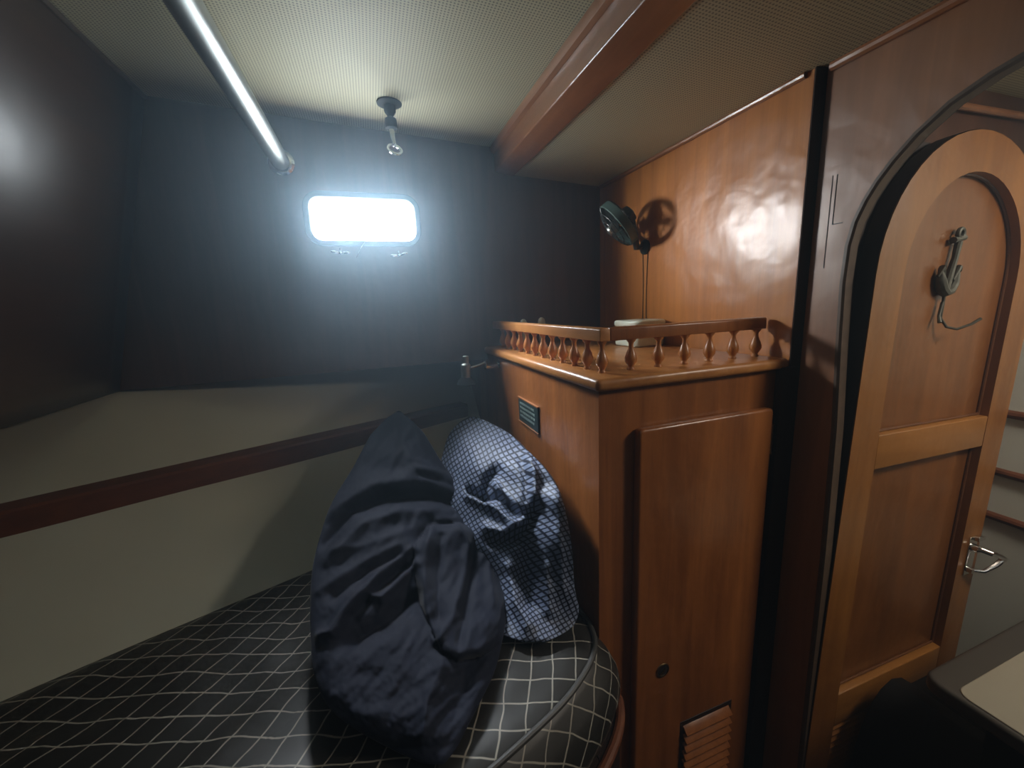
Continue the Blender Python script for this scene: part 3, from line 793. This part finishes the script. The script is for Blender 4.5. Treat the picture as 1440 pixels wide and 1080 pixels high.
def inside(p, poly):
    c = False; n = len(poly)
    for i in range(n):
        a, b = poly[i], poly[(i + 1) % n]
        if (a[1] > p[1]) != (b[1] > p[1]) and p[0] < (b[0] - a[0]) * (p[1] - a[1]) / (b[1] - a[1]) + a[0]: c = not c
    return c
def pillow(rows, xl, xr, yl, yr, front, backt, disp, nu=110, nv=120, zmin=.506):
    bm = BM(); uvl = bm.loops.layers.uv.new('UVMap'); G = []; U = {}
    r0, r1 = rows[0], rows[-1]
    for j in range(nv + 1):
        v = j / nv; row = r0 + (r1 - r0) * v
        a, b = interp(row, rows, xl), interp(row, rows, xr)
        PL, PR = at(a, row, interp(row, rows, yl)), at(b, row, interp(row, rows, yr))
        zf = .545 - .025 * v
        if PL.z < zf: PL = EYE + (PL - EYE) * ((1.2 - zf) / (1.2 - PL.z))
        if PR.z < zf: PR = EYE + (PR - EYE) * ((1.2 - zf) / (1.2 - PR.z))
        mid = (PL + PR) / 2
        nrm = ((PR - PL).cross(at((a + b) / 2, row + 12, interp(min(row + 12, r1), rows, yl)) - at((a + b) / 2, row - 12, interp(max(row - 12, r0), rows, yl)))).normalized()
        toeye = (EYE - mid).normalized()
        nrm = (Vector((-.12, -.62, .62)) + toeye * .5).normalized()
        env = math.sin(PI * min(1, max(0, v))) ** .5
        ring = []
        for i in range(2 * nu):
            if i <= nu: u = i / nu; side_ = 1
            else: u = 2 - i / nu; side_ = -1
            prof_ = math.sqrt(max(0, 1 - (2 * u - 1) ** 2))
            p = PL.lerp(PR, u)
            if side_ > 0:
                q = (a + (b - a) * u, row)
                e = min(1, prof_ * 1.6)
                p = p + nrm * (front * prof_ * env + disp(q) * e * min(1, env * 1.5))
            else: p = p - (toeye * .8 + Vector((0, 0, .2))) * (backt * prof_ * env)
            if p.z < zmin: p.z = zmin
            vv = bm.verts.new(p); ring.append(vv); U[vv] = ((p - EYE).length * (a + (b - a) * u - 640) / 560 if side_ > 0 else u, v * .62)
        G.append(ring)
    n2 = 2 * nu
    for j in range(nv):
        for i in range(n2):
            f = bm.faces.new((G[j][i], G[j][(i + 1) % n2], G[j + 1][(i + 1) % n2], G[j + 1][i]))
            for l in f.loops: l[uvl].uv = U[l.vert]
    bm.faces.new(G[0]); bm.faces.new(G[-1])
    return bm
def ridge(q, poly, w, amp):
    d = pl_d(q, poly); return 1.25 * amp * (.5 * math.exp(-(d / w) ** 2) + .5 * math.exp(-(math.sqrt(d * d + 2) - 1.4) / (w * .55)))
lobe = [(572, 800), (578, 765), (598, 742), (640, 738), (684, 748), (706, 775), (716, 830), (708, 900), (672, 925), (640, 930), (615, 915), (600, 880), (582, 850)]
def navy_d(q):
    x, y = q; d = 0
    # soft large-scale stuffing
    d += .018 * noise.noise(Vector((x / 90, y / 90, 3))) + .006 * noise.noise(Vector((x / 34, y / 26, 8)))
    d += .0030 * noise.noise(Vector(((x + y * .5) / 16, (y - x * .4) / 30, 1)))
    # crease arching across the upper third, with a rounded roll above it
    d += ridge(q, [(455, 765), (490, 722), (540, 702), (600, 700), (660, 716), (706, 748)], 11, -.026)
    d += ridge(q, [(470, 720), (520, 686), (590, 676), (650, 690), (690, 720)], 15, .012)
    d += ridge(q, [(460, 790), (505, 742), (560, 722), (600, 722)], 12, .014)
    d += ridge(q, [(585, 662), (625, 668), (668, 690)], 6, .007)
    d += ridge(q, [(588, 672), (630, 682), (668, 706)], 5, -.008)
    d += ridge(q, [(600, 655), (575, 648)], 5, .004)
    # folds fanning out from the gathered mouth
    d += ridge(q, [(572, 775), (530, 808), (497, 845), (470, 888), (452, 893)], 9, .024)
    d += ridge(q, [(576, 795), (552, 820), (532, 842), (520, 838)], 8, .018)
    d += ridge(q, [(565, 765), (520, 785), (478, 812), (450, 832)], 9, .010)
    d += ridge(q, [(560, 752), (510, 770), (468, 776)], 9, .008)
    d += ridge(q, [(560, 800), (525, 830), (495, 868)], 7, -.016)
    d += ridge(q, [(556, 783), (510, 805), (470, 840)], 7, -.012)
    d += ridge(q, [(500, 900), (545, 870), (575, 845)], 16, -.030)
    # open end of the pillowcase
    e = pl_d(q, lobe + [lobe[0]])
    if inside(q, lobe): d += .030 * min(1, e / 12) ** .6
    else: d -= .006 * math.exp(-(e / 8) ** 2)
    d += ridge(q, [(598, 748), (590, 790), (590, 850), (606, 905)], 6, .008)
    d += ridge(q, [(612, 760), (606, 810), (610, 870)], 8, -.014)
    d += ridge(q, [(640, 745), (652, 770), (646, 810), (630, 870), (612, 900)], 8, .012)
    d += ridge(q, [(668, 762), (656, 800), (650, 850), (640, 905)], 8, -.014)
    d += ridge(q, [(690, 765), (682, 800), (690, 850)], 8, .008)
    d += ridge(q, [(610, 735), (640, 732), (680, 740)], 4, .006)
    d += .0035 * noise.noise(Vector(((x * .8 + y * .6) / 9, (y * .8 - x * .6) / 26, 7))) + .0015 * noise.noise(Vector((x / 7, y / 7, 2)))
    # lower front hangs in broad folds
    d += ridge(q, [(620, 930), (600, 980), (596, 1030)], 16, .016) - .012 * math.exp(-(pl_d(q, [(660, 930), (640, 990)]) / 14) ** 2)
    return d
rows = [578, 588, 600, 640, 700, 760, 820, 870, 920, 970, 1010, 1050, 1075]
def tab(xs, ys): return [interp_lin(r, xs, ys) for r in rows]
def interp_lin(t, xs, ys):
    for i in range(len(xs) - 1):
        if t <= xs[i + 1]:
            k = (t - xs[i]) / (xs[i + 1] - xs[i]); return ys[i] + (ys[i + 1] - ys[i]) * max(0, min(1, k))
    return ys[-1]
rows = [578, 588, 600, 612, 658, 706, 754, 802, 850, 898, 946, 994, 1023, 1052, 1075]
XL = [559, 544, 532, 521, 496, 467, 450, 439, 436, 437, 441, 462, 496, 548, 598]
XRr = [563, 575, 588, 598, 627, 669, 700, 712, 714, 707, 695, 672, 657, 642, 624]
k_ = [578, 588, 600, 640, 700, 760, 820, 870, 920, 970, 1010, 1050, 1075]
YY = tab(k_, [1.27, 1.255, 1.24, 1.17, 1.06, .95, .85, .775, .71, .65, .60, .56, .54])
nv = obj('pillow', pillow(rows, XL, XRr, YY, YY, .035, .11, navy_d, nu=140, nv=170), M['navy'], auto=3.2)
tag(nv, 'large plain navy pillow with crumpled open pillowcase end, leaning against the hull', 'pillow')

def patt_d(q):
    x, y = q; d = .012 * noise.noise(Vector((x / 60, y / 60, 5))) + .0035 * noise.noise(Vector((x / 18, y / 24, 2)))
    d += ridge(q, [(668, 692), (690, 700), (715, 702), (738, 726)], 6, -0.033)
    d += ridge(q, [(690, 700), (696, 678), (706, 664)], 8, -0.030)
    d += ridge(q, [(664, 700), (700, 715), (728, 738), (735, 745)], 6, 0.021)
    d += ridge(q, [(704, 680), (712, 694), (732, 712), (745, 735)], 6, 0.018)
    d += ridge(q, [(744, 640), (755, 670), (757, 700)], 6, 0.015)
    d += ridge(q, [(736, 645), (746, 675), (748, 705)], 5, -0.012)
    d += ridge(q, [(690, 745), (715, 752), (740, 738)], 9, 0.024)
    d += ridge(q, [(700, 762), (735, 760), (752, 738), (762, 715)], 9, -0.036)
    d += ridge(q, [(785, 700), (788, 760), (792, 830)], 16, 0.015)
    d += ridge(q, [(755, 760), (745, 800), (750, 850)], 14, -0.018)
    d += ridge(q, [(720, 800), (725, 850), (740, 880)], 14, 0.027)
    d += ridge(q, [(770, 800), (772, 860)], 10, 0.015)
    return d
rows = [586, 592, 610, 634, 658, 682, 706, 730, 760, 792, 826, 858, 880, 893, 903]
k_ = [586, 592, 610, 650, 700, 760, 820, 870, 890, 902]
XL = tab(k_, [660, 648, 632, 618, 628, 645, 670, 690, 700, 735])
XRr = [668, 684, 717, 743, 767, 783, 792, 798, 803, 806, 808, 814, 806, 788, 766]
YL = tab(k_, [1.29, 1.29, 1.27, 1.20, 1.08, .96, .88, .80, .76, .72])
YR = tab(k_, [1.27, 1.22, 1.10, .86, .75, .705, .69, .675, .67, .67])
pw = obj('pillow', pillow(rows, XL, XRr, YL, YR, .022, .10, patt_d, nu=90, nv=100), M['pattern'], auto=3.2)
for v in pw.data.vertices:
    if v.co.x > .392: v.co.x = .392 - .02 * (1 - math.exp(-(v.co.x - .392) * 10))
tag(pw, 'navy pillow patterned with small pale squares, propped between the plain pillow and the locker', 'pillow')

# ---------------------------------------------------------------- table in the passage
tb = thing('table', 'low dark table with pale top and grey rounded rim in the doorway', 'table', (1.26, .16, 0))
TX0, TX1, TY0, TY1, TZ = .952, 1.60, -.20, .372, .452
def t2(p): return (p[0] - 1.26, p[1] - .16)
bm = BM(); prism(bm, [t2(p) for p in rrect(TX0, TX1, TY0, TY1, .03, 6)], 'z', TZ - .03, TZ); obj('rim', bm, M['tablerim'], tb, bevel=.008, seg=4)
bm = BM(); prism(bm, [t2(p) for p in rrect(TX0 + .010, TX1 - .03, TY0 + .03, TY1 - .045, .022, 6)], 'z', TZ - .004, TZ + .0025); obj('table_top', bm, M['tabletop'], tb, bevel=.002)
bm = BM(); prism(bm, [(x - 1.26, z) for x, z in ((1.01, -.398), (1.02, .002), (1.03, .08), (1.045, .14), (1.07, .195), (1.10, .225), (1.14, .24), (1.18, .228), (1.23, .19), (1.58, .18), (1.58, -.398))], 'y', -.16 - .16, .495 - .16)  # curved part shaped and blackened as the table's shadow on the door
box(bm, (-.20, -.30, .10), (.28, .15, TZ - .031)); obj('body', bm, M['table_body_shade'], tb, bevel=.002)

# ---------------------------------------------------------------- unseen hatch behind the viewer, its glowing pane added as weak fill
w2 = thing('fill_hatch', 'unseen deck hatch overhead, added as weak fill light', 'hatch'); w2['kind'] = 'structure'
bm = BM()
hz = 1.80
for a, b_ in (((-.30, -.62, hz - .03), (-.27, -.12, hz)), ((.19, -.62, hz - .03), (.22, -.12, hz)), ((-.27, -.62, hz - .03), (.19, -.59, hz)), ((-.27, -.15, hz - .03), (.19, -.12, hz))): box(bm, a, b_)
obj('window_frame', bm, M['portframe'], w2, bevel=.003)
bm = BM(); box(bm, (-.30, -.62, hz + .002), (.22, -.12, hz + .008)); obj('pane', bm, emit('hatch_fill_glow', (1, .96, .86), .7), w2, smooth=False)

# ---------------------------------------------------------------- lights
def area(name, loc_, target, sx_, sy_, power, col, spread=PI):
    l = bpy.data.lights.new(name, 'AREA'); l.shape = 'RECTANGLE'; l.size = sx_; l.size_y = sy_; l.energy = power; l.color = col; l.spread = spread
    o = bpy.data.objects.new(name, l); C.objects.link(o); o.location = loc_
    o.rotation_euler = (Vector(target) - Vector(loc_)).to_track_quat('-Z', 'Y').to_euler(); return o
# bright sky outside the port, from the left
area('sky_light_side', (-.52, 1.72, 1.60), (.02, 1.45, 1.49), .34, .32, 42, (.90, .95, 1))
area('sky_light_above', (-.22, 1.80, 2.02), (.02, 1.45, 1.49), .6, .5, 200, (.80, .90, 1))
# daylight from the next compartment
area('passage_light', (1.40, -.10, 1.655), (1.0, .10, 0), .30, .30, 9.0, (1, .94, .84))
w = bpy.data.worlds.new('w'); sc.world = w; w.use_nodes = True
w.node_tree.nodes['Background'].inputs[0].default_value = (.75, .87, 1, 1); w.node_tree.nodes['Background'].inputs[1].default_value = .3

# added scattering haze, stands in for lens glow round the bright port
vs_ = N(w.node_tree, 'ShaderNodeVolumeScatter'); vs_.inputs['Density'].default_value = .14; vs_.inputs['Anisotropy'].default_value = .80
setc(vs_.inputs['Color'], (.62, .82, 1))
w.node_tree.links.new(vs_.outputs[0], w.node_tree.nodes['World Output'].inputs['Volume'])
# ---------------------------------------------------------------- camera
cam = bpy.data.cameras.new('cam'); co = bpy.data.objects.new('camera', cam); C.objects.link(co)
cam.sensor_width = 36; cam.lens = 36 * 560 / 1440; cam.clip_start = .01
co.matrix_world = Matrix(((.9434, .1037, -.3150, 0), (-.3287, .1660, -.9297, 0), (-.0441, .9807, .1907, 1.2), (0, 0, 0, 1)))
sc.camera = co
sc.view_settings.view_transform = 'Standard'; sc.view_settings.look = 'None'; sc.view_settings.gamma = 1
sc.view_settings.exposure = .8
sc.cycles.use_denoising = True
sc.cycles.max_bounces = 8
